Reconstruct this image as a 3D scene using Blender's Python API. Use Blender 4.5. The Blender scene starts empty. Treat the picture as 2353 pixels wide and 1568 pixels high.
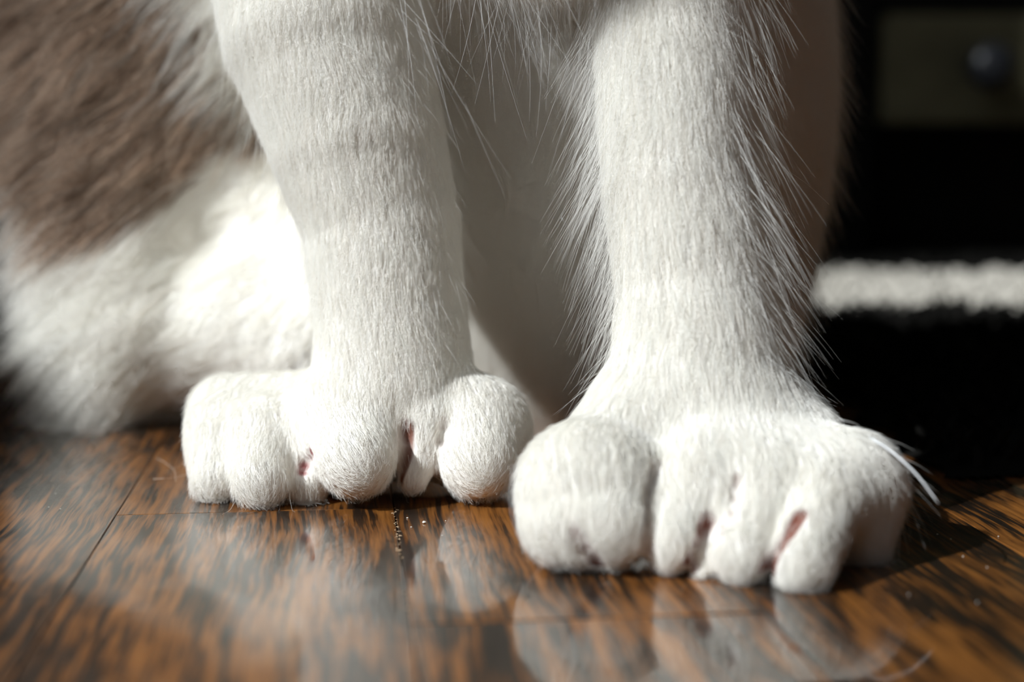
import bpy, bmesh, math, random
import numpy as np
from mathutils import Vector, Matrix

rng = np.random.default_rng(7)
random.seed(7)
scn = bpy.context.scene
COL = scn.collection

# ------------------------------------------------------------------ camera, world, sun, exposure
CM = 0.01
F_PX = 3400.0
CAM_H = 5.8                                   # cm above the floor
PITCH = math.atan(424 / F_PX)
cam_d = bpy.data.cameras.new('camera')
cam = bpy.data.objects.new('camera', cam_d)
COL.objects.link(cam)
cam.location = (0, 0, CAM_H * CM)
cam.rotation_euler = (math.pi / 2 - PITCH, 0, 0)
cam_d.sensor_width = 36
cam_d.lens = F_PX / 2353 * 36
cam_d.clip_start = 0.005
cam_d.clip_end = 50
cam_d.dof.use_dof = True
cam_d.dof.focus_distance = 0.238
cam_d.dof.aperture_fstop = 9.8
scn.camera = cam

world = bpy.data.worlds.new('sky')
scn.world = world
world.use_nodes = True
wn = world.node_tree.nodes
wn['Background'].inputs['Color'].default_value = (0.80, 0.88, 1.0, 1)
wn['Background'].inputs['Strength'].default_value = 0.9

SUN_AZ, SUN_EL = math.radians(31), math.radians(37)
SUN_DIR = Vector((math.cos(SUN_AZ) * math.cos(SUN_EL), math.sin(SUN_AZ) * math.cos(SUN_EL), -math.sin(SUN_EL)))
sun_d = bpy.data.lights.new('sun', 'SUN')
sun = bpy.data.objects.new('sun', sun_d)
COL.objects.link(sun)
sun.location = (-1.5, -0.8, 1.9)
sun.rotation_euler = SUN_DIR.to_track_quat('-Z', 'Y').to_euler()
sun_d.energy = 4.65
sun_d.angle = 0.012
sun_d.color = (0.945, 0.985, 1.0)

scn.view_settings.view_transform = 'Standard'
scn.view_settings.look = 'None'
scn.view_settings.exposure = 0.0
scn.view_settings.gamma = 1.0
scn.view_settings.use_curve_mapping = False
try:
    cy = scn.cycles
    cy.max_bounces = 10
    cy.diffuse_bounces = 8
    cy.glossy_bounces = 4
    cy.transmission_bounces = 6
    cy.transparent_max_bounces = 6
    cy.sample_clamp_indirect = 4.0
    cy.caustics_reflective = False
    cy.caustics_refractive = False
    cy.use_denoising = True
    cy.adaptive_threshold = 0.08
    cy.adaptive_min_samples = 20
    scn.cycles_curves.shape = 'RIBBONS'
except Exception as e:
    print('cycles settings', e)
try:
    scn.render.hair_type = 'STRAND'
except Exception:
    pass

# ------------------------------------------------------------------ helpers
SP, CP = math.sin(PITCH), math.cos(PITCH)


def at(px, py, Y):
    """world point (cm) seen at pixel px,py of the 2353x1568 photograph, at depth Y (cm)"""
    u, v = (px - 1176.5) / F_PX, (784 - py) / F_PX
    d = np.array([u, CP + v * SP, -SP + v * CP])
    t = Y / d[1]
    p = d * t
    p[2] += CAM_H
    return p


def floor_at(px, py, z=0.0):
    u, v = (px - 1176.5) / F_PX, (784 - py) / F_PX
    d = np.array([u, CP + v * SP, -SP + v * CP])
    t = (z - CAM_H) / d[2]
    p = d * t
    p[2] += CAM_H
    return p


def rad(rpx, Y):
    return rpx * Y / F_PX


def nm(mat):
    mat.use_nodes = True
    nt = mat.node_tree
    nt.nodes.clear()
    out = nt.nodes.new('ShaderNodeOutputMaterial')
    return nt, out


def add(nt, typ, **kw):
    n = nt.nodes.new(typ)
    for k, v in kw.items():
        if k in n.inputs:
            n.inputs[k].default_value = v
        else:
            setattr(n, k, v)
    return n


def simple_mat(name, color, rough=0.6, noise=0.0, scale=40.0, metallic=0.0, spec=0.5):
    m = bpy.data.materials.new(name)
    nt, out = nm(m)
    b = add(nt, 'ShaderNodeBsdfPrincipled')
    b.inputs['Base Color'].default_value = (*color, 1)
    b.inputs['Roughness'].default_value = rough
    b.inputs['Metallic'].default_value = metallic
    b.inputs['Specular IOR Level'].default_value = spec
    if noise:
        tc = add(nt, 'ShaderNodeTexCoord')
        n = add(nt, 'ShaderNodeTexNoise')
        n.inputs['Scale'].default_value = scale
        n.inputs['Detail'].default_value = 5
        nt.links.new(tc.outputs['Object'], n.inputs['Vector'])
        r = add(nt, 'ShaderNodeValToRGB')
        r.color_ramp.elements[0].position = 0.3
        r.color_ramp.elements[1].position = 0.7
        r.color_ramp.elements[0].color = (*[c * (1 - noise) for c in color], 1)
        r.color_ramp.elements[1].color = (*[min(1, c * (1 + noise)) for c in color], 1)
        nt.links.new(n.outputs['Fac'], r.inputs['Fac'])
        nt.links.new(r.outputs['Color'], b.inputs['Base Color'])
        bp = add(nt, 'ShaderNodeBump')
        bp.inputs['Strength'].default_value = 0.15
        bp.inputs['Distance'].default_value = 0.001
        nt.links.new(n.outputs['Fac'], bp.inputs['Height'])
        nt.links.new(bp.outputs['Normal'], b.inputs['Normal'])
    nt.links.new(b.outputs['BSDF'], out.inputs['Surface'])
    return m


def tag(o, label=None, cat=None, group=None, kind=None):
    if label: o['label'] = label
    if cat: o['category'] = cat
    if group: o['group'] = group
    if kind: o['kind'] = kind
    return o


def link(name, data, mat=None, parent=None, loc=None):
    o = bpy.data.objects.new(name, data)
    COL.objects.link(o)
    if mat is not None:
        data.materials.append(mat)
    if parent is not None:
        o.parent = parent
    if loc is not None:
        o.location = loc
    return o


def box_bm(lo, hi, bevel=0.0, bm=None, seg=1):
    """box between two corners given in metres"""
    new = bmesh.new()
    bmesh.ops.create_cube(new, size=1)
    lo, hi = Vector(lo), Vector(hi)
    for v in new.verts:
        v.co = Vector([lo[i] + (v.co[i] + 0.5) * (hi[i] - lo[i]) for i in range(3)])
    if bevel:
        bmesh.ops.bevel(new, geom=new.edges[:], offset=bevel, segments=seg, profile=0.6, affect='EDGES')
    if bm is None:
        return new
    me = bpy.data.meshes.new('tmp')
    new.to_mesh(me)
    new.free()
    bm.from_mesh(me)
    bpy.data.meshes.remove(me)
    return bm


def mesh_of(bm, name, smooth=False):
    me = bpy.data.meshes.new(name)
    bm.to_mesh(me)
    bm.free()
    if smooth:
        for p in me.polygons:
            p.use_smooth = True
    return me


def lathe_mesh(name, prof, n=32):
    """profile of (radius, height) turned about Z"""
    bm = bmesh.new()
    rings = []
    for r, h in prof:
        if r < 1e-6:
            rings.append([bm.verts.new((0, 0, h))])
        else:
            rings.append([bm.verts.new((r * math.cos(2 * math.pi * i / n), r * math.sin(2 * math.pi * i / n), h)) for i in range(n)])
    for a, b in zip(rings, rings[1:]):
        for i in range(n):
            j = (i + 1) % n
            if len(a) == 1 and len(b) > 1: bm.faces.new((a[0], b[j], b[i]))
            elif len(b) == 1 and len(a) > 1: bm.faces.new((a[i], a[j], b[0]))
            elif len(a) > 1: bm.faces.new((a[i], a[j], b[j], b[i]))
    bmesh.ops.recalc_face_normals(bm, faces=bm.faces[:])
    return mesh_of(bm, name, True)


def tube_mesh(name, pts, r0, r1, n=6):
    """tapering tube through points (metres)"""
    pts = [Vector(p) for p in pts]
    bm = bmesh.new()
    rings = []
    for i, p in enumerate(pts):
        t = (pts[min(i + 1, len(pts) - 1)] - pts[max(i - 1, 0)]).normalized()
        a = t.orthogonal().normalized()
        b = t.cross(a)
        f = i / (len(pts) - 1)
        r = r0 + (r1 - r0) * f
        rings.append([bm.verts.new(p + (a * math.cos(2 * math.pi * k / n) + b * math.sin(2 * math.pi * k / n)) * r) for k in range(n)])
    for q, s in zip(rings, rings[1:]):
        for k in range(n):
            bm.faces.new((q[k], q[(k + 1) % n], s[(k + 1) % n], s[k]))
    bm.faces.new(rings[0][::-1]); bm.faces.new(rings[-1])
    bmesh.ops.recalc_face_normals(bm, faces=bm.faces[:])
    return mesh_of(bm, name, True)


def spline(pts, n):
    """Catmull-Rom through points -> n points"""
    P = [np.array(p, float) for p in pts]
    P = [2 * P[0] - P[1]] + P + [2 * P[-1] - P[-2]]
    out = []
    m = len(P) - 3
    for i in range(n):
        s = i / (n - 1) * m
        k = min(int(s), m - 1)
        t = s - k
        a, b, c, d = P[k:k + 4]
        out.append(0.5 * ((2 * b) + (-a + c) * t + (2 * a - 5 * b + 4 * c - d) * t * t + (-a + 3 * b - 3 * c + d) * t ** 3))
    return out

# ------------------------------------------------------------------ wood floor
PLANK_SLOPE = -0.113                           # the strips run away from the lens and a little to the left
PLANK_ROT = math.atan(-PLANK_SLOPE)
PITCH_W = 4.56                                 # strip width along x, cm
SEAM0 = 0.76


def wood_material():
    m = bpy.data.materials.new('stained_oak')
    nt, out = nm(m)
    L = nt.links.new
    tc = add(nt, 'ShaderNodeTexCoord')
    oi = add(nt, 'ShaderNodeObjectInfo')
    off = add(nt, 'ShaderNodeVectorMath', operation='SCALE')
    comb = add(nt, 'ShaderNodeCombineXYZ')
    for k, s in zip('XYZ', (13.7, 7.3, 3.1)):
        mm = add(nt, 'ShaderNodeMath', operation='MULTIPLY')
        mm.inputs[1].default_value = s
        L(oi.outputs['Random'], mm.inputs[0])
        L(mm.outputs[0], comb.inputs[k])
    pos = add(nt, 'ShaderNodeVectorMath', operation='ADD')
    L(tc.outputs['Object'], pos.inputs[0]); L(comb.outputs[0], pos.inputs[1])
    # slow sideways warp of the grain
    warp = add(nt, 'ShaderNodeTexNoise'); warp.inputs['Scale'].default_value = 22; warp.inputs['Detail'].default_value = 2
    L(pos.outputs[0], warp.inputs['Vector'])
    wsub = add(nt, 'ShaderNodeVectorMath', operation='SUBTRACT'); wsub.inputs[1].default_value = (.5, .5, .5)
    L(warp.outputs['Color'], wsub.inputs[0])
    wsc = add(nt, 'ShaderNodeVectorMath', operation='MULTIPLY'); wsc.inputs[1].default_value = (.004, 0.0, 0)
    L(wsub.outputs[0], wsc.inputs[0])
    p2 = add(nt, 'ShaderNodeVectorMath', operation='ADD')
    L(pos.outputs[0], p2.inputs[0]); L(wsc.outputs[0], p2.inputs[1])

    def grain(sx, sy, detail, rough=.6):
        mp = add(nt, 'ShaderNodeMapping'); mp.inputs['Scale'].default_value = (sx, sy, 1)
        L(p2.outputs[0], mp.inputs['Vector'])
        n = add(nt, 'ShaderNodeTexNoise'); n.inputs['Scale'].default_value = 1; n.inputs['Detail'].default_value = detail
        n.inputs['Roughness'].default_value = rough
        L(mp.outputs[0], n.inputs['Vector'])
        return n.outputs['Fac']
    fine = grain(1500, 60, 3)           # pores, 1-2 mm
    mid = grain(560, 38, 3)
    broad = grain(70, 26, 3)           # stain blotches
    # dark amount = fine*.5 + mid*.6 + broad*.7
    def mul(a, v):
        n = add(nt, 'ShaderNodeMath', operation='MULTIPLY'); n.inputs[1].default_value = v; L(a, n.inputs[0]); return n.outputs[0]
    def plus(a, b):
        n = add(nt, 'ShaderNodeMath', operation='ADD'); L(a, n.inputs[0]); L(b, n.inputs[1]); return n.outputs[0]
    tot = plus(plus(mul(fine, .37), mul(mid, .35)), mul(broad, .32))
    ramp = add(nt, 'ShaderNodeValToRGB')
    cr = ramp.color_ramp
    cr.elements[0].position = .445; cr.elements[0].color = (.017, .0115, .0085, 1)
    cr.elements[1].position = .62; cr.elements[1].color = (.37, .142, .030, 1)
    e = cr.elements.new(.495); e.color = (.030, .0155, .008, 1)
    e = cr.elements.new(.538); e.color = (.195, .072, .016, 1)
    L(tot, ramp.inputs['Fac'])
    hue = add(nt, 'ShaderNodeHueSaturation')
    vr = add(nt, 'ShaderNodeMapRange'); vr.inputs['To Min'].default_value = .75; vr.inputs['To Max'].default_value = 1.2
    L(oi.outputs['Random'], vr.inputs['Value']); L(vr.outputs[0], hue.inputs['Value'])
    L(ramp.outputs['Color'], hue.inputs['Color'])
    b = add(nt, 'ShaderNodeBsdfPrincipled')
    L(hue.outputs['Color'], b.inputs['Base Color'])
    b.inputs['Roughness'].default_value = .42
    b.inputs['Specular IOR Level'].default_value = .25
    b.inputs['Coat Weight'].default_value = 1.0
    b.inputs['Coat Roughness'].default_value = .062
    b.inputs['Coat IOR'].default_value = 1.5
    bump = add(nt, 'ShaderNodeBump'); bump.inputs['Strength'].default_value = .35; bump.inputs['Distance'].default_value = .0002
    L(fine, bump.inputs['Height']); L(bump.outputs['Normal'], b.inputs['Normal'])
    wav = add(nt, 'ShaderNodeTexNoise'); wav.inputs['Scale'].default_value = 70; wav.inputs['Detail'].default_value = 2
    L(pos.outputs[0], wav.inputs['Vector'])
    cb = add(nt, 'ShaderNodeBump'); cb.inputs['Strength'].default_value = .10; cb.inputs['Distance'].default_value = .0006
    L(plus(mul(wav.outputs['Fac'], 1.0), mul(mid, .12)), cb.inputs['Height']); L(cb.outputs['Normal'], b.inputs['Coat Normal'])
    L(b.outputs['BSDF'], out.inputs['Surface'])
    return m


WOOD = wood_material()
GAP = simple_mat('seam_dirt', (.006, .005, .004), .9, .4, 300)
floor = link('floor', mesh_of(box_bm((-1.0, -1.0, -.06), (2.2, 1.7, -.012)), 'floor'), GAP)
tag(floor, kind='structure')


def plank(xs, y0, y1):
    """xs: index of the strip; y0, y1: ends along the strip, cm"""
    w = PITCH_W * math.cos(PLANK_ROT) * CM
    ln = (y1 - y0) * CM / math.cos(PLANK_ROT)
    g = .00006
    bm = box_bm((-w / 2 + g, -ln / 2 + g, -.012), (w / 2 - g, ln / 2 - g, 0), 0)
    top = [e for e in bm.edges if all(abs(v.co.z) < 1e-6 for v in e.verts)]
    bmesh.ops.bevel(bm, geom=top, offset=.00022, segments=2, profile=.6, affect='EDGES')
    o = link('plank', mesh_of(bm, 'plank'), WOOD, floor)
    s = (y0 + y1) / 2 / math.cos(0)
    xc = SEAM0 + (xs + .5) * PITCH_W + PLANK_SLOPE * s
    o.location = (xc * CM, s * CM, random.uniform(-.00006, 0))
    o.rotation_euler = (random.uniform(-.0002, .0002), random.uniform(-.0015, .0015), PLANK_ROT)
    return o


for xs in range(-17, 19):
    if xs == -1: cuts = [-40, -2, 23.85, 64, 108, 150]
    elif xs == 0: cuts = [-40, 18.15, 56, 98, 150]
    elif xs == 1: cuts = [-40, 9, 47, 90, 150]
    elif xs == -2: cuts = [-40, 11, 49, 95, 150]
    else:
        cuts = [-40]
        y = -40 + random.uniform(12, 40)
        while y < 130:
            cuts.append(y); y += random.uniform(28, 50)
        cuts.append(150)
    for a, b_ in zip(cuts, cuts[1:]):
        plank(xs, a, b_)

# pale chips and dirt wedged in the open seam
bm = bmesh.new()
for i in range(60):
    s = random.uniform(16.4, 24.2) if i > 40 else random.choice((23.6, 22.9, 22.2, 21.4)) + random.gauss(0, .22)
    x = SEAM0 + PLANK_SLOPE * s + random.gauss(0, .022)
    r = random.uniform(.004, .017)
    mat = Matrix.Translation((x * CM, s * CM, -.004 * CM)) @ Matrix.Rotation(random.uniform(0, 6), 4, 'Z') @ Matrix.Diagonal((r * CM, r * random.uniform(1, 3) * CM, r * .7 * CM, 1))
    bmesh.ops.create_icosphere(bm, subdivisions=1, radius=1, matrix=mat)
CHIP = simple_mat('wood_chips', (.42, .30, .19), .9, .6, 900)
deb = link('seam_debris', mesh_of(bm, 'seam_debris'), CHIP, floor)
tag(deb, 'pale splinters and grit in the open seam', kind='stuff')

# ------------------------------------------------------------------ room shell
PLASTER = simple_mat('wall_paint', (.10, .095, .085), .9, .15, 20)
CEIL = simple_mat('ceiling_paint', (.25, .24, .22), .9, .1, 20)
WX = -0.80                                    # inner face of the window wall
SILL, HEAD_Z = 0.6125, 2.05
WY0, WY1 = -2.0, 0.16                         # window opening along y
RY0, RY1, RX1 = -2.6, 1.7, 2.2
FLOOR_EXT = [((WX, RY0), (RX1, -.41))]
wl = bmesh.new()
box_bm((WX - .15, RY0, -.06), (WX, RY1, SILL), 0, wl)
box_bm((WX - .15, RY0, HEAD_Z), (WX, RY1, 2.5), 0, wl)
box_bm((WX - .15, RY0, SILL), (WX, WY0, HEAD_Z), 0, wl)
box_bm((WX - .15, WY1, SILL), (WX, RY1, HEAD_Z), 0, wl)
tag(link('wall_left', mesh_of(wl, 'wall_left'), PLASTER), kind='structure')
tag(link('wall_back', mesh_of(box_bm((WX - .15, RY1, -.06), (RX1, RY1 + .1, 2.5)), 'wall_back'), PLASTER), kind='structure')
tag(link('wall_right', mesh_of(box_bm((RX1, RY0, -.06), (RX1 + .1, RY1 + .1, 2.5)), 'wall_right'), PLASTER), kind='structure')
tag(link('wall_front', mesh_of(box_bm((WX - .15, RY0 - .1, -.06), (RX1 + .1, RY0, 2.5)), 'wall_front'), PLASTER), kind='structure')
tag(link('ceiling', mesh_of(box_bm((WX - .15, RY0 - .1, 2.5), (RX1 + .1, RY1 + .1, 2.6)), 'ceiling'), CEIL), kind='structure')
WHITEP = simple_mat('window_paint', (.7, .7, .68), .5)
win = link('window_1', mesh_of(box_bm((WX - .15, WY0, SILL - .03), (WX + .02, WY1, SILL), .004), 'window_1'), WHITEP)
tag(win, kind='structure')
fr = bmesh.new()
box_bm((WX - .12, WY0, SILL), (WX - .08, WY0 + .04, HEAD_Z), .003, fr)
box_bm((WX - .12, WY1 - .01, SILL), (WX - .08, WY1, HEAD_Z), .003, fr)
box_bm((WX - .12, WY0, HEAD_Z - .04), (WX - .08, WY1, HEAD_Z), .003, fr)
link('window_frame', mesh_of(fr, 'window_frame'), WHITEP, win)

# ------------------------------------------------------------------ cabinet with a knob, in the dark behind
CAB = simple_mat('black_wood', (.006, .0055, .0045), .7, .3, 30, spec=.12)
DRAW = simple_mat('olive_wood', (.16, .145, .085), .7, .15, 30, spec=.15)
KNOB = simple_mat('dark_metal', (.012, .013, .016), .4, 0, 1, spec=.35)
cx0, cx1, cyf, cyb, ctop = .150, .80, .82, 1.22, .62
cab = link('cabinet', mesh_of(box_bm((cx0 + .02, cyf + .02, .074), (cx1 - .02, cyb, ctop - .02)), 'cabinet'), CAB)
tag(cab, 'dark cabinet with olive drawer fronts standing behind the cat in deep shade', 'cabinet')
for nme, lo, hi in (('side_panel', (cx0, cyf, .0), (cx0 + .048, cyb, ctop - .02)), ('side_panel', (cx1 - .048, cyf, .0), (cx1, cyb, ctop - .02)),
                    ('top', (cx0 - .01, cyf - .012, ctop - .02), (cx1 + .01, cyb, ctop)),
                    ('kick_board', (cx0 + .048, cyf + .04, .0), (cx1 - .048, cyf + .055, .074)),
                    ('rail', (cx0 + .048, cyf, .137), (cx1 - .048, cyf + .02, .16)),
                    ('rail', (cx0 + .048, cyf, .31), (cx1 - .048, cyf + .02, .333))):
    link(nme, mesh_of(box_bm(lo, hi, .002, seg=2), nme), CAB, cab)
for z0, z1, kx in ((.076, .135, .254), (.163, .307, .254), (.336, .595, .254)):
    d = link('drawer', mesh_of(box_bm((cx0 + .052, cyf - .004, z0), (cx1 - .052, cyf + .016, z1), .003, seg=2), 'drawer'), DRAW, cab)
    for xk in (kx, cx1 + cx0 - kx):
        kme = lathe_mesh('knob', [(0.0075, 0), (.0065, .004), (.0055, .010), (.0085, .014), (.0122, .018), (.0125, .022), (.010, .0265), (.005, .0285), (0, .029)])
        k = link('knob', kme, KNOB, d)
        k.location = (xk, cyf - .004, (z0 + z1) / 2)
        k.rotation_euler = (math.pi / 2, 0, 0)

# ------------------------------------------------------------------ cream rug
def curves_object(name, P, R, mat, parent=None):
    """P (n, k, 3) points in metres, R (n, k) radii"""
    n, k = P.shape[:2]
    c = bpy.data.hair_curves.new(name)
    c.add_curves([k] * n)
    c.position_data.foreach_set('vector', np.ascontiguousarray(P, dtype=np.float32).ravel())
    a = c.attributes.get('radius') or c.attributes.new('radius', 'FLOAT', 'POINT')
    a.data.foreach_set('value', np.ascontiguousarray(R, dtype=np.float32).ravel())
    o = bpy.data.objects.new(name, c)
    COL.objects.link(o)
    c.materials.append(mat)
    if parent is not None:
        o.parent = parent
    return o, c


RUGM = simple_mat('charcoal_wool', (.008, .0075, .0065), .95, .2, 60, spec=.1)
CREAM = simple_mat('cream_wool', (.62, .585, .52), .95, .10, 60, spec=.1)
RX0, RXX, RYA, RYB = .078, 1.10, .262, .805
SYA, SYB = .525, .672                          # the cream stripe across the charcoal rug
bm = bmesh.new()
nx, ny = 60, 60
grid = [[bm.verts.new((RX0 + (RXX - RX0) * i / nx + .003 * math.sin(j * 1.7),
                       RYA + (RYB - RYA) * j / ny + .003 * math.sin(i * 1.3),
                       .0004 if i in (0, nx) or j in (0, ny) else .0035)) for j in range(ny + 1)] for i in range(nx + 1)]
for i in range(nx):
    for j in range(ny):
        bm.faces.new((grid[i][j], grid[i + 1][j], grid[i + 1][j + 1], grid[i][j + 1]))
rug = link('rug', mesh_of(bm, 'rug', True), RUGM)
tag(rug, 'charcoal shaggy rug with a sunlit cream stripe, lying in front of the dark cabinet', 'rug')


def pile(name, x0, x1, y0, y1, n, mat, label=None):
    px_ = rng.uniform(x0, x1, n); py_ = rng.uniform(y0, y1, n)
    py_ += .004 * np.sin(px_ * 90) + .003 * np.sin(px_ * 211)
    ang = rng.uniform(0, 2 * np.pi, n); ln = rng.uniform(.004, .0085, n)
    P = np.zeros((n, 4, 3))
    for i, t in enumerate((0, .4, .75, 1)):
        P[:, i, 0] = px_ + np.cos(ang) * ln * .55 * t ** 1.4
        P[:, i, 1] = py_ + np.sin(ang) * ln * .55 * t ** 1.4
        P[:, i, 2] = .002 + ln * .75 * t
    o, _ = curves_object(name, P, np.tile(np.array([.0009, .0009, .0008, .0004]), (n, 1)), mat, rug)
    tag(o, label, kind='stuff')


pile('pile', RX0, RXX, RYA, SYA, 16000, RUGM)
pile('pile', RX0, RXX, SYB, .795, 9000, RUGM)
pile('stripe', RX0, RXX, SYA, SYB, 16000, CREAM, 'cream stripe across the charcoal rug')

# ------------------------------------------------------------------ the cat
# every mass is a rounded cone or an ellipsoid (cm); blended in one distance field and meshed as one continuous body
PR = []


def cone(grp, a, b, k, flow=None, ln=.3, lift=.25, guard=0.0, tone=None):
    """a, b: (px, py, Y, r_px)"""
    pa, pb = at(*a[:3]), at(*b[:3])
    PR.append(dict(t='c', g=grp, a=pa, b=pb, ra=rad(a[3], a[2]), rb=rad(b[3], b[2]), k=k,
                   flow=np.array(flow if flow is not None else pb - pa, float), ln=ln, lift=lift, guard=guard))


def ell(grp, c, r, k, flow, ln=.3, lift=.25, guard=0.0, rot=0.0):
    """c world cm, r radii cm, rot about the y axis (radians)"""
    PR.append(dict(t='e', g=grp, c=np.array(c, float), r=np.array(r, float), k=k, rot=rot,
                   flow=np.array(flow, float), ln=ln, lift=lift, guard=guard))


def pell(grp, px, py, Y, rx, rz, ry, k, flow, **kw):
    ell(grp, at(px, py, Y), (rad(rx, Y), ry, rad(rz, Y)), k, flow, **kw)


DOWN = (0, -.15, -1)
# torso, chest, neck, head (mostly above the frame)
ell('body', (.6, 32.0, 15.0), (6.2, 6.0, 9.5), 2.0, DOWN, 1.6, .3)
ell('body', (.3, 27.6, 14.6), (4.6, 3.6, 4.6), 1.5, DOWN, 1.6, .35)
ell('body', (.2, 26.8, 21.0), (3.6, 3.8, 5.0), 1.5, DOWN, 1.4, .3)
ell('body', (0, 24.4, 27.0), (4.6, 4.2, 3.9), 1.2, DOWN, .8, .3)
ell('body', (0, 20.8, 25.9), (1.9, 1.6, 1.3), .8, DOWN, .3, .3)
ell('body', (-3.0, 25.0, 31.0), (1.3, .7, 2.1), .5, (0, 0, 1), .3, .3, rot=-.35)
ell('body', (3.0, 25.0, 31.0), (1.3, .7, 2.1), .5, (0, 0, 1), .3, .3, rot=.35)
# belly and the inner side behind the front legs
ell('body', (1.0, 32.0, 6.0), (4.2, 3.6, 7.0), 1.5, (0, -.1, -1), .8, .2)
# far haunch on the right, in the shade of the leg
pell('body', 1630, 230, 30.6, 242, 640, 4.3, 1.2, (.25, 0, -1), ln=.8, lift=.3, guard=.09)
pell('body', 1600, 690, 29.4, 196, 300, 2.9, .8, (.25, 0, -1), ln=.7, lift=.3, guard=.09)
# near haunch on the left
HF = (-.74, -.12, -.58)
cone('body', (450, -250, 37.5, 390), (425, 100, 36.2, 335), 1.2, HF, ln=2.3, lift=.2)
cone('body', (425, 100, 36.2, 335), (305, 760, 32.6, 160), .6, HF, ln=2.2, lift=.2)
cone('body', (305, 760, 32.6, 160), (255, 860, 32.0, 88), .8, HF, ln=1.5, lift=.2)
cone('body', (560, 430, 34.0, 140), (660, 620, 32.4, 115), .8, HF, ln=1.0, lift=.2)
cone('body', (390, 770, 32.6, 125), (680, 742, 31.2, 108), 1.2, (-.85, -.1, -.4), ln=1.3, lift=.15)
cone('body', (590, 720, 31.8, 95), (700, 840, 30.6, 110), 1.0, (-.7, -.2, -.5), ln=.7, lift=.15)
# flank filling the space behind the left leg
pell('body', 880, 420, 31.0, 190, 420, 2.4, 1.0, (.1, 0, -1), ln=.7, lift=.2)
# chest ruff hanging between the legs
ell('body', (.45, 24.4, 12.2), (2.2, 2.5, 3.0), 1.2, DOWN, 1.6, .3)
# left front leg
LF = (.05, -.12, -1)
cone('body', (700, -330, 28.0, 255), (745, 60, 26.9, 225), 1.2, LF, ln=.5, lift=.16, guard=.03)
cone('body', (745, 60, 26.9, 225), (815, 300, 26.5, 196), .02, LF, ln=.48, lift=.16, guard=.04)
cone('body', (815, 300, 26.5, 196), (872, 500, 26.3, 174), .02, LF, ln=.45, lift=.15, guard=.04)
cone('body', (872, 500, 26.3, 174), (897, 720, 26.0, 170), .02, LF, ln=.42, lift=.15, guard=.04)
cone('body', (897, 720, 26.0, 170), (905, 880, 25.8, 182), .02, (.05, -.3, -1), ln=.4, lift=.15, guard=.03)
# left paw
cone('body', (525, 950, 26.4, 92), (880, 960, 26.2, 112), .5, (-.25, -.8, -.6), ln=.32, lift=.14)
cone('body', (560, 1020, 25.7, 108), (800, 1010, 25.5, 118), .4, (-.2, -.8, -.6), ln=.32, lift=.14)
cone('body', (850, 975, 25.5, 104), (1085, 985, 25.35, 104), .4, (.1, -.8, -.6), ln=.2, lift=.15)
cone('body', (900, 930, 26.0, 120), (1090, 990, 25.6, 112), .5, (.25, -.8, -.6), ln=.34, lift=.2)
cone('toe', (512, 1000, 25.7, 72), (498, 1104, 24.8, 58), .22, ln=.30, lift=.2)
cone('toe', (606, 1010, 25.2, 80), (600, 1100, 24.3, 68), .18, guard=.02, ln=.30, lift=.2)
cone('toe', (692, 1020, 25.1, 62), (700, 1118, 24.6, 50), .18, guard=.03, ln=.30, lift=.2)
cone('toe', (785, 975, 25.2, 118), (820, 1052, 24.2, 92), .12, ln=.2, lift=.3)
cone('toe', (985, 985, 24.75, 50), (950, 1100, 24.4, 34), .06, ln=.12, lift=.15)
cone('toe', (1088, 1000, 25.2, 104), (1098, 1058, 24.5, 90), .08, ln=.28, lift=.25)
# right front leg
RF = (.05, -.15, -1)
cone('body', (1560, -330, 25.2, 215), (1545, 100, 24.1, 166), 1.2, RF, ln=.6, lift=.18, guard=.10)
cone('body', (1545, 100, 24.1, 166), (1556, 400, 23.6, 164), .02, RF, ln=.5, lift=.16, guard=.13)
cone('body', (1556, 400, 23.6, 164), (1594, 650, 23.3, 174), .02, RF, ln=.45, lift=.16, guard=.13)
cone('body', (1594, 650, 23.3, 174), (1604, 870, 22.9, 196), .02, (.02, -.3, -1), ln=.42, lift=.15, guard=.07)
# right paw
pell('body', 1660, 1010, 22.5, 280, 140, 1.6, .7, (.1, -.8, -.5), ln=.34, lift=.14)
cone('body', (1480, 950, 22.4, 120), (1370, 1080, 21.5, 125), .6, (-.3, -.7, -.6), ln=.34, lift=.14)
cone('body', (1620, 1115, 21.1, 122), (1925, 1112, 21.25, 126), .4, (.1, -.8, -.6), ln=.34, lift=.14, guard=.015)
cone('body', (1335, 1125, 21.0, 132), (1395, 1135, 20.9, 122), .4, (-.05, -.8, -.6), ln=.34, lift=.14)
cone('body', (1345, 1165, 20.65, 108), (1348, 1192, 20.5, 92), .35, (-.05, -.8, -.6), ln=.3, lift=.14)
cone('toe', (1325, 1130, 21.0, 118), (1285, 1206, 20.5, 78), .40, ln=.30, lift=.2)
cone('toe', (1385, 1130, 20.9, 112), (1408, 1204, 20.3, 86), .40, ln=.30, lift=.2)
cone('toe', (1585, 1150, 20.9, 90), (1548, 1242, 20.2, 72), .14, ln=.30, lift=.2)
cone('toe', (1650, 1150, 20.5, 34), (1608, 1322, 20.0, 30), .04, ln=.12, lift=.15)
cone('toe', (1765, 1150, 20.7, 92), (1704, 1268, 19.9, 74), .12, ln=.30, lift=.2)
cone('toe', (1888, 1155, 20.5, 88), (1840, 1286, 19.6, 76), .12, ln=.28, lift=.3)
cone('toe', (1957, 1128, 21.5, 104), (1962, 1226, 21.0, 80), .14, flow=(.4, -.3, -1), ln=.36, lift=.3, guard=.05)

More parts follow.
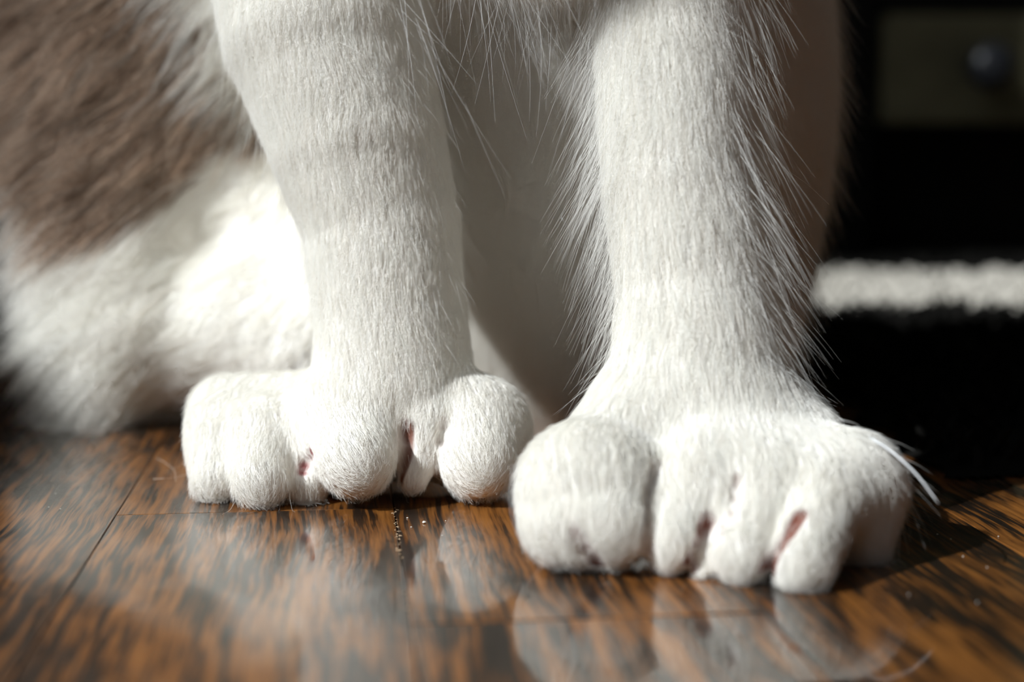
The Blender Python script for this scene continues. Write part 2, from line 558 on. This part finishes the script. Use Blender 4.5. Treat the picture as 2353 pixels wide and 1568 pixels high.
# bare slits between the toes, plus one gap with painted shade: (pixels along the slit, half width px, how reddish)
SLITS = [(((1320, 1226), (1345, 1268), (1372, 1308)), 10, .3, 1), (((1626, 1192), (1606, 1250), (1586, 1300)), 10.5, .25, 1),
         (((1692, 1095), (1684, 1160), (1652, 1225)), 4.5, .1, .6), (((1836, 1182), (1802, 1235), (1772, 1278), (1758, 1340)), 10.5, .2, 1),
         (((1508, 1060), (1490, 1130), (1484, 1230), (1486, 1300)), 7, .1, .3), (((707, 1044), (701, 1062), (695, 1080)), 9, 1.0, 1),
         (((936, 978), (933, 1040), (914, 1092), (898, 1150)), 10.5, .1, 1), (((1021, 964), (1017, 990), (1010, 1022)), 6, .1, .6)]  # first one: shade in the deep toe gap, put into the colour


def sd(p, X, Y, Z):
    if p['t'] == 'c':
        a, b = p['a'], p['b']
        ba = b - a
        L2 = float(ba @ ba)
        t = ((X - a[0]) * ba[0] + (Y - a[1]) * ba[1] + (Z - a[2]) * ba[2]) / L2
        t = np.clip(t, 0, 1)
        d = np.sqrt((X - a[0] - t * ba[0]) ** 2 + (Y - a[1] - t * ba[1]) ** 2 + (Z - a[2] - t * ba[2]) ** 2)
        return d - (p['ra'] + (p['rb'] - p['ra']) * t)
    c, r = p['c'], p['r']
    x, y, z = X - c[0], Y - c[1], Z - c[2]
    if p['rot']:
        cr, sr = math.cos(p['rot']), math.sin(p['rot'])
        x, z = x * cr - z * sr, x * sr + z * cr
    k0 = np.sqrt((x / r[0]) ** 2 + (y / r[1]) ** 2 + (z / r[2]) ** 2)
    k1 = np.sqrt((x / r[0] ** 2) ** 2 + (y / r[1] ** 2) ** 2 + (z / r[2] ** 2) ** 2) + 1e-9
    return k0 * (k0 - 1) / k1


def bounds(p):
    if p['t'] == 'c':
        r = max(p['ra'], p['rb'])
        return np.minimum(p['a'], p['b']) - r, np.maximum(p['a'], p['b']) + r
    r = p['r'].copy()
    if p['rot']:
        r[0] = r[2] = max(r[0], r[2])
    return p['c'] - r, p['c'] + r


def smin(a, b, k):
    h = np.clip(.5 + .5 * (b - a) / k, 0, 1)
    return b + (a - b) * h - k * h * (1 - h)


def axis(*seg):
    out = [seg[0][0]]
    for lo, hi, st in seg:
        n = max(1, int(round((hi - lo) / st)))
        out += list(lo + (hi - lo) * np.arange(1, n + 1) / n)
    return np.array(out, np.float32)


FINE = .055
GX = axis((-13, -7, .16), (-7, 7, FINE), (7, 12, .16))
GY = axis((17.5, 18.6, .15), (18.6, 27.2, FINE), (27.2, 45, .17))
GZ = axis((-.3, 9, FINE), (9, 35, .3))


def eval_group(grp):
    A = np.full((len(GX), len(GY), len(GZ)), 3.0, np.float32)
    for p in PR:
        if p['g'] != grp: continue
        lo, hi = bounds(p)
        m = p['k'] + .8
        ix = slice(*np.searchsorted(GX, (lo[0] - m, hi[0] + m)))
        iy = slice(*np.searchsorted(GY, (lo[1] - m, hi[1] + m)))
        iz = slice(*np.searchsorted(GZ, (lo[2] - m, hi[2] + m)))
        d = sd(p, GX[ix, None, None], GY[None, iy, None], GZ[None, None, iz]).astype(np.float32)
        A[ix, iy, iz] = smin(A[ix, iy, iz], d, p['k'])
    return A


FB = eval_group('body')
FT = eval_group('toe')
FB = smin(FB, FT, .55)
del FT


def surf(px, py):
    """where the line of sight through a pixel first meets the body (cm)"""
    d = at(px, py, 1.0); d[2] -= CAM_H
    t = np.arange(17.6, 40, .01)
    p = d[None] * t[:, None]; p[:, 2] += CAM_H
    i = np.clip(np.searchsorted(GX, p[:, 0]), 0, len(GX) - 1); j = np.clip(np.searchsorted(GY, p[:, 1]), 0, len(GY) - 1)
    k = np.clip(np.searchsorted(GZ, p[:, 2]), 0, len(GZ) - 1)
    hit = np.nonzero(FB[i, j, k] < 0)[0]
    return p[hit[0]] if len(hit) else None


SLIT3 = []
for line, w, red, amt_ in SLITS:
    fine_ = [q[:2] for q in spline([np.array((*q, 0.0)) for q in line], 9)]
    pts = [q for q in (surf(*q) for q in fine_) if q is not None]
    SLIT3.append((pts, rad(w, 22), red, amt_))
    for n_, (a, b_) in enumerate(zip(pts, pts[1:])):
        r0 = rad(w, 22) * (.6 if n_ == 0 else 1)
        p = dict(t='c', a=a, b=b_, ra=r0, rb=rad(w, 22))
        lo, hi = bounds(p)
        ix, iy, iz = (slice(*np.searchsorted(G, (lo[i] - .3, hi[i] + .3))) for i, G in enumerate((GX, GY, GZ)))
        if np.linalg.norm(b_ - a) > .8: continue
        d = sd(p, GX[ix, None, None], GY[None, iy, None], GZ[None, None, iz]).astype(np.float32)
        FB[ix, iy, iz] = -smin(-FB[ix, iy, iz], d, .12)
FB = np.maximum(FB, (.04 - GZ)[None, None, :])


def surface_nets(F):
    S = F < 0
    nx, ny, nz = F.shape
    corners = [(i, j, k) for i in (0, 1) for j in (0, 1) for k in (0, 1)]
    any_ = np.zeros((nx - 1, ny - 1, nz - 1), bool)
    all_ = np.ones_like(any_)
    for i, j, k in corners:
        s = S[i:nx - 1 + i, j:ny - 1 + j, k:nz - 1 + k]
        any_ |= s; all_ &= s
    act = any_ & ~all_
    del any_, all_
    I, J, K = np.nonzero(act)
    idx = np.full(act.shape, -1, np.int32)
    idx[I, J, K] = np.arange(len(I), dtype=np.int32)
    acc = np.zeros((len(I), 3)); cnt = np.zeros(len(I))
    for a in corners:
        for ax in range(3):
            if a[ax]: continue
            b = list(a); b[ax] = 1
            fa = F[I + a[0], J + a[1], K + a[2]]; fb = F[I + b[0], J + b[1], K + b[2]]
            m = (fa < 0) != (fb < 0)
            t = np.where(m, fa / np.where(m, fa - fb, 1), 0)
            pa = np.stack((GX[I + a[0]], GY[J + a[1]], GZ[K + a[2]]), 1)
            pb = np.stack((GX[I + b[0]], GY[J + b[1]], GZ[K + b[2]]), 1)
            acc += np.where(m[:, None], pa + (pb - pa) * t[:, None], 0)
            cnt += m
    V = acc / cnt[:, None]
    quads = []
    for ax in range(3):
        sl0 = [slice(None)] * 3; sl1 = [slice(None)] * 3
        sl0[ax] = slice(0, -1); sl1[ax] = slice(1, None)
        s0, s1 = S[tuple(sl0)], S[tuple(sl1)]
        C = np.argwhere(s0 != s1)
        u, v = (ax + 1) % 3, (ax + 2) % 3
        C = C[(C[:, u] > 0) & (C[:, v] > 0) & (C[:, u] < F.shape[u] - 1) & (C[:, v] < F.shape[v] - 1)]
        flip = ~s0[C[:, 0], C[:, 1], C[:, 2]]
        def cell(du, dv):
            D = C.copy(); D[:, u] -= du; D[:, v] -= dv
            return idx[D[:, 0], D[:, 1], D[:, 2]]
        q = np.stack((cell(1, 1), cell(0, 1), cell(0, 0), cell(1, 0)), 1)
        q[flip] = q[flip][:, ::-1]
        quads.append(q)
    return V, np.concatenate(quads)


V, Q = surface_nets(FB)
del FB
# fine lumps under the coat
def vnoise(p, f, seed):
    r = np.random.default_rng(seed)
    out = np.zeros(len(p))
    for _ in range(7):
        w = r.normal(size=3); w *= f / np.linalg.norm(w) * r.uniform(.6, 1.4)
        out += np.sin(p @ w + r.uniform(0, 6.28))
    return out / 7 ** .5


def sstep(a, b, x):
    t = np.clip((x - a) / (b - a), 0, 1)
    return t * t * (3 - 2 * t)


def slit_amount(P_, wide=1.0):
    """(bareness and painted gap shade, redness) near the slits between the toes"""
    am = np.zeros(len(P_)); rd = np.zeros(len(P_))
    for pts, w, red, amt_ in SLIT3:
        for a, b_ in zip(pts, pts[1:]):
            q = dict(t='c', a=a, b=b_, ra=0, rb=0)
            v = 1 - sstep((w * 1.05 + .026) * wide, (w * 1.5 + .046) * wide, sd(q, P_[:, 0], P_[:, 1], P_[:, 2]))
            v = v * (amt_ if wide == 1.0 else 1)
            rd = np.where(v > am, red, rd); am = np.maximum(am, v)
    return am, rd


# coat pattern: a grey-brown patch on the near haunch (outline in x, z on the flank)
PATCH = [at(px, py, 33.5)[[0, 2]] for px, py in ((-120, -700), (-60, -100), (-10, 200), (0, 330), (90, 390), (190, 500), (300, 520), (400, 450), (500, 400), (600, 300), (530, 150), (470, 0), (420, -300), (380, -700))]
PATCH = np.array(PATCH)


def patch_sd(x, z):
    """signed distance to the patch outline (cm), negative inside"""
    d = np.full(x.shape, 1e9); ins = np.zeros(x.shape, bool)
    n = len(PATCH)
    for i in range(n):
        a, b = PATCH[i], PATCH[(i + 1) % n]
        e = b - a
        t = np.clip(((x - a[0]) * e[0] + (z - a[1]) * e[1]) / (e @ e), 0, 1)
        d = np.minimum(d, np.hypot(x - a[0] - t * e[0], z - a[1] - t * e[1]))
        c = ((a[1] > z) != (b[1] > z)) & (x < (b[0] - a[0]) * (z - a[1]) / (b[1] - a[1] + 1e-12) + a[0])
        ins ^= c
    return np.where(ins, -d, d)


def coat(P_):
    """(brown amount, bare-skin and painted gap shade amount) at points in cm"""
    s = patch_sd(P_[:, 0], P_[:, 2]) + .22 * vnoise(P_, 3.0, 5) + .12 * vnoise(P_, 9, 6)
    br = (1 - sstep(-.35, .35, s)) * sstep(28.5, 30, P_[:, 1])
    sk, rd = slit_amount(P_)
    return br, sk, rd


WHITE = np.array((.925, .905, .865)); BROWN = np.array((.36, .265, .20)); SKIN_AND_SHADE = np.array((.21, .105, .075)); RED = np.array((.28, .03, .035))
br, sk, rd = coat(V)
colr = WHITE[None] * np.ones((len(V), 1))
colr = colr * (1 - br[:, None]) + BROWN[None] * br[:, None]
colr = colr * (1 - sk[:, None]) + (SKIN_AND_SHADE[None] * (1 - rd[:, None]) + RED[None] * rd[:, None]) * sk[:, None]

me = bpy.data.meshes.new('cat')
me.vertices.add(len(V)); me.vertices.foreach_set('co', (V * CM).astype(np.float32).ravel())
me.loops.add(Q.size); me.loops.foreach_set('vertex_index', Q.astype(np.int32).ravel())
me.polygons.add(len(Q))
me.polygons.foreach_set('loop_start', np.arange(0, Q.size, 4, dtype=np.int32))
me.polygons.foreach_set('use_smooth', np.ones(len(Q), bool))
me.update(calc_edges=True); me.validate()
ca = me.color_attributes.new('coat', 'FLOAT_COLOR', 'POINT')
ca.data.foreach_set('color', np.concatenate((colr, np.ones((len(V), 1))), 1).astype(np.float32).ravel())


def coat_material():
    m = bpy.data.materials.new('undercoat')
    nt, out = nm(m)
    at_ = add(nt, 'ShaderNodeAttribute', attribute_name='coat')
    b = add(nt, 'ShaderNodeBsdfDiffuse')
    nt.links.new(at_.outputs['Color'], b.inputs['Color'])
    tc = add(nt, 'ShaderNodeTexCoord')
    n = add(nt, 'ShaderNodeTexNoise'); n.inputs['Scale'].default_value = 1400; n.inputs['Detail'].default_value = 3
    nt.links.new(tc.outputs['Object'], n.inputs['Vector'])
    bp = add(nt, 'ShaderNodeBump'); bp.inputs['Strength'].default_value = .3; bp.inputs['Distance'].default_value = .0003
    nt.links.new(n.outputs['Fac'], bp.inputs['Height']); nt.links.new(bp.outputs['Normal'], b.inputs['Normal'])
    nt.links.new(b.outputs['BSDF'], out.inputs['Surface'])
    return m


def hair_material(name, through=.5):
    m = bpy.data.materials.new(name)
    nt, out = nm(m)
    at_ = add(nt, 'ShaderNodeAttribute', attribute_name='tint')
    d = add(nt, 'ShaderNodeBsdfDiffuse'); t = add(nt, 'ShaderNodeBsdfTranslucent')
    h = add(nt, 'ShaderNodeBsdfHair', component='Reflection')
    h.inputs['RoughnessU'].default_value = .25; h.inputs['RoughnessV'].default_value = .6
    m1 = add(nt, 'ShaderNodeMixShader'); m1.inputs[0].default_value = through
    m2 = add(nt, 'ShaderNodeMixShader'); m2.inputs[0].default_value = .12
    L = nt.links.new
    L(at_.outputs['Color'], d.inputs['Color']); L(at_.outputs['Color'], t.inputs['Color']); L(at_.outputs['Color'], h.inputs['Color'])
    L(d.outputs[0], m1.inputs[1]); L(t.outputs[0], m1.inputs[2])
    L(m1.outputs[0], m2.inputs[1]); L(h.outputs[0], m2.inputs[2])
    L(m2.outputs[0], out.inputs['Surface'])
    return m


cat = link('cat', me, coat_material())
tag(cat, 'white long-haired sitting cat with grey-brown haunch and wide many-toed paws on wood', 'cat')
HAIR = hair_material('cat_hair', .28)
STRAY = hair_material('guard_hair', .5)

# ---- fur
vn = np.zeros(len(V) * 3, np.float32)
me.vertex_normals.foreach_get('vector', vn); vn = vn.reshape(-1, 3).astype(float)
qa, qb, qc, qd = (V[Q[:, i]] for i in range(4))
area = .5 * (np.linalg.norm(np.cross(qb - qa, qc - qa), axis=1) + np.linalg.norm(np.cross(qc - qa, qd - qa), axis=1))
cen = (qa + qb + qc + qd) / 4


def sample(n, weight):
    w = area * weight
    f = rng.choice(len(Q), n, p=w / w.sum())
    u, v = rng.random((2, n, 1))
    A, B, C, D = (Q[f, i] for i in range(4))
    bl = lambda X: (1 - u) * (1 - v) * X[A] + u * (1 - v) * X[B] + u * v * X[C] + (1 - u) * v * X[D]
    nn = bl(vn); nn /= np.linalg.norm(nn, axis=1, keepdims=True) + 1e-9
    return bl(V), nn


def groom(P_):
    """flow vector, length and lift blended from the masses around each point"""
    W = np.stack([np.exp(-np.clip(sd(p, P_[:, 0], P_[:, 1], P_[:, 2]), 0, 5) / .22) for p in PR], 1) + 1e-9
    W /= W.sum(1, keepdims=True)
    fl = np.array([p['flow'] / np.linalg.norm(p['flow']) for p in PR])
    return W @ fl, W @ np.array([p['ln'] for p in PR]), W @ np.array([p['lift'] for p in PR]), W @ np.array([p['guard'] for p in PR])


def norm(a):
    return a / (np.linalg.norm(a, axis=1, keepdims=True) + 1e-9)


def make_hair(name, P_, N_, fl, ln, lift, rad0, k=5, droop=.25, jitter=.25, clump=0.0, cell=.35, tint=None, curl=0.0, free=0.0, wave=.28, mat=None):
    n = len(P_)
    fl = fl + jitter * rng.normal(size=(n, 3)) + wave * np.stack([vnoise(P_, 4, 21), vnoise(P_, 4, 22), vnoise(P_, 4, 23)], 1)
    dn = (fl * N_).sum(1, keepdims=True)
    tan = norm(fl - np.where(dn > 0, 1 - free, 1.0) * dn * N_)
    d0 = norm(tan * np.cos(lift)[:, None] + N_ * np.sin(lift)[:, None])
    t = np.linspace(0, 1, k)
    bend = np.zeros((n, 3)); bend[:, 2] = -1
    bend = droop * bend + curl * rng.normal(size=(n, 3))
    C = P_[:, None, :] + d0[:, None, :] * (ln[:, None] * t)[..., None] + (bend[:, None, :] * (ln[:, None] * t ** 2)[..., None])
    if clump:
        key = np.floor((P_ + .12 * np.stack([vnoise(P_, 6, 31), vnoise(P_, 6, 32), vnoise(P_, 6, 33)], 1)) / cell).astype(int)
        _, inv = np.unique(key, axis=0, return_inverse=True)
        inv = inv.ravel()
        m = inv.max() + 1
        cnt = np.bincount(inv, minlength=m)
        tips = np.stack([np.bincount(inv, C[:, -1, i], m) / cnt for i in range(3)], 1)[inv]
        amt = clump * rng.uniform(.4, 1, n)
        C = C + (tips - C[:, -1])[:, None, :] * (amt[:, None] * t ** 1.5)[..., None]
    C[..., 2] = np.maximum(C[..., 2], .015)
    R = rad0[:, None] * (1 - .85 * t ** 1.5)[None]
    o, c = curves_object(name, C * CM, R * CM, mat or HAIR, cat)
    a = c.attributes.new('tint', 'FLOAT_COLOR', 'CURVE')
    a.data.foreach_set('color', np.concatenate((tint, np.ones((n, 1))), 1).astype(np.float32).ravel())
    tag(o, kind='stuff')
    return o


def in_view(c, m=.9):
    """faces that the photograph, or a view a step beside it, can see"""
    z = (c[:, 2] < 12.5) & (c[:, 2] > .03)
    return z & (c[:, 0] / c[:, 1] > -.40) & (c[:, 0] / c[:, 1] < .40) & (c[:, 1] < 42)


vis = in_view(cen)
fn = np.cross(qc - qa, qd - qb); fn = norm(fn)
facing = -(fn * norm(cen - np.array([0, 0, CAM_H]))).sum(1)
fw = vis * np.where(facing > -.25, 1.0, .25) * np.clip((24.0 / cen[:, 1]) ** 2, .25, 1.6) * np.where(cen[:, 2] > 9.6, .3, 1.0)
long_zone = (cen[:, 1] > 28.3) & (cen[:, 0] < -2.2)

# short coat
P_, N_ = sample(270000, fw * ~long_zone)
fl, ln, lift, gd = groom(P_)
br, sk, rd = coat(P_)
keep = rng.random(len(P_)) > slit_amount(P_, 1.15)[0] * .98
P_, N_, fl, ln, lift, br = (a[keep] for a in (P_, N_, fl, ln, lift, br))
n = len(P_)
ln = ln * rng.uniform(.55, 1.25, n)
tint = WHITE * 1.03 * rng.uniform(.94, 1.04, (n, 1)); tint = np.minimum(tint * 1.03, .965)
make_hair('short_fur', P_, N_, fl, ln, lift * rng.uniform(.5, 1.5, n), rng.uniform(.0020, .0034, n), 4, .06, .22, .30, .16, tint, wave=.10)

# longer guard hairs standing off the legs
P_, N_ = sample(110000, vis * np.where(facing > -.5, 1.0, .3) * ((cen[:, 1] < 30) | ((cen[:, 0] > 3) & (cen[:, 1] < 33))))
fl, ln, lift, gd = groom(P_)
side = np.abs(N_[:, 0])
keep = rng.random(len(P_)) < gd * (.25 + 2.2 * side ** 2)
P_, N_, fl, ln, lift, gd = (a[keep] for a in (P_, N_, fl, ln, lift, gd))
n = len(P_)
tint = np.minimum(WHITE * 1.09 * np.ones((n, 1)), .97)
make_hair('guard_hair', P_, N_, fl, (.4 + 7 * gd) * rng.uniform(.5, 1.35, n), rng.uniform(.25, .75, n), rng.uniform(.0019, .003, n), 7, .22, .22, .25, .3, tint, .05, mat=STRAY)

# long coat of the haunch
P_, N_ = sample(55000, vis * long_zone * np.where(facing > -.6, 1.0, .2))
fl, ln, lift, gd = groom(P_)
br, sk, rd = coat(P_)
n = len(P_)
var = rng.uniform(0, 1, (n, 1))
bcol = np.where(var < .55, BROWN * rng.uniform(.5, 1.2, (n, 1)), np.where(var < .88, BROWN * rng.uniform(1.1, 2.4, (n, 1)), np.array((.45, .41, .36)) * rng.uniform(.7, 1.2, (n, 1))))
isb = rng.random(n) < br
tint = np.where(isb[:, None], bcol, np.minimum(WHITE * rng.uniform(1.02, 1.1, (n, 1)), .975))
thin = rng.random(n) < .55
for nm_, sel, lab in (('brown_fur', isb, 'long grey-brown fur patch on the haunch'), ('long_fur', ~isb & thin, 'long fluffy white fur of the haunch')):
    k_ = sel.sum()
    o = make_hair(nm_, P_[sel], N_[sel], fl[sel], ln[sel] * rng.uniform(.4, 1.15, k_), lift[sel] * rng.uniform(.4, 1.5, k_), rng.uniform(.005, .0095, k_), 7, .10, .14, .8, .42, tint[sel], .05, .75)
    o['label'] = lab

# sparse wisps hanging from the chest
cz = (cen[:, 2] > 8.4) & (cen[:, 2] < 10.6) & (np.abs(cen[:, 0] + .1) < 2.0) & (cen[:, 1] < 29)
P_, N_ = sample(420, cz * 1.0)
n = len(P_)
tint = np.full((n, 3), .93)
make_hair('chest_fur', P_, N_, np.tile((.05, -.35, -1.0), (n, 1)), rng.uniform(.8, 2.9, n), rng.uniform(.2, .6, n), rng.uniform(.0024, .004, n), 9, .35, .3, .45, .5, tint, .16, mat=STRAY)

# long stiff hairs at the wrists
WHISK = simple_mat('whisker', (.80, .82, .84), .4)
for pts, r in (([(1960, 985, 21.6), (2040, 1032, 20.6), (2105, 1090, 20.2), (2157, 1158, 20.0)], .020),
               ([(1182, 1070, 18.6), (1176, 1150, 18.4), (1190, 1220, 18.3), (1240, 1292, 18.3)], .006),
               ([(1290, 500, 22.6), (1330, 560, 22.8), (1372, 610, 23.0)], .0035),
               ([(1905, 470, 24.0), (1850, 420, 23.9), (1760, 360, 23.6)], .0035)):
    link('whisker', tube_mesh('whisker', [np.array(q) * CM for q in spline([at(*p) for p in pts], 14)], r * CM, r * .55 * CM), WHISK, cat)

# ------------------------------------------------------------------ bits lying on the floor
CRUMB = simple_mat('crumb', (.75, .72, .66), .8, .2, 900)


def crumb(px, py, r, label, group=None):
    p = floor_at(px, py)
    bm = bmesh.new()
    bmesh.ops.create_icosphere(bm, subdivisions=2, radius=r * CM)
    for v in bm.verts:
        v.co *= random.uniform(.75, 1.2)
        v.co.z *= .6
    zmin = min(v.co.z for v in bm.verts)
    o = link('crumb', mesh_of(bm, 'crumb'), CRUMB)
    o.location = (p[0] * CM, p[1] * CM, -zmin)
    o.rotation_euler = (0, 0, random.uniform(0, 6))
    tag(o, label, 'crumb', group)


crumb(975, 1203, .034, 'largest white crumb on the brown board below the slim toe of the left paw')
crumb(936, 1192, .016, 'small white crumb close to the shadow edge beside the open board seam')
crumb(945, 1213, .015, 'small tan crumb just right of the open board seam')
for px, py, lab in ((1024, 1198, 'dust speck on the dark board right of the largest white crumb'),
                    (1016, 1232, 'dust speck on the board below and right of the largest white crumb'),
                    (2154, 1229, 'dust speck in the tip of the sunlit wedge right of the right paw'),
                    (2185, 1240, 'second dust speck from the tip of the sunlit wedge right of the right paw'),
                    (2294, 1234, 'dust speck nearest the picture edge in the sunlit wedge right of the right paw'),
                    (2213, 1280, 'bright dust speck beside the rounded end of the right paw shadow'),
                    (2268, 1305, 'dust speck on a dark grain streak beyond the right paw shadow'),
                    (2246, 1385, 'blurred dust speck on sunlit board below the right paw shadow'),
                    (2088, 1368, 'blurred dust speck just below the edge of the right paw shadow'),
                    (128, 1136, 'uppermost dust speck on the left board beside the haunch shadow'),
                    (112, 1167, 'middle dust speck on the left board beside the haunch shadow'),
                    (139, 1171, 'lowest dust speck on the left board beside the haunch shadow')):
    crumb(px, py, .011 if px > 600 else .013, lab, 'dust specks on the floorboards')

# shed hairs beside the left paw
SHED = simple_mat('shed_hair', (.62, .50, .40), .6)
for i, pts in enumerate((((360, 1057), (378, 1072), (400, 1080), (425, 1070)), ((395, 1078), (402, 1095), (404, 1112)), ((352, 1105), (378, 1110), (400, 1102), (430, 1100)))):
    w = [np.array(q) * CM for q in spline([floor_at(*p) + np.array((0, 0, .03 + .05 * (k % 2))) for k, p in enumerate(pts)], 12)]
    o = link('shed_hair', tube_mesh('shed_hair', w, .00005, .00003, 5), SHED)
    tag(o, ('longest curled fawn shed hair beside the left paw', 'short fawn shed hair pointing at the viewer beside the left paw', 'lowest fawn shed hair lying across the board beside the left paw')[i], 'hair', 'shed hairs beside the left paw')

print('cat verts', len(V))
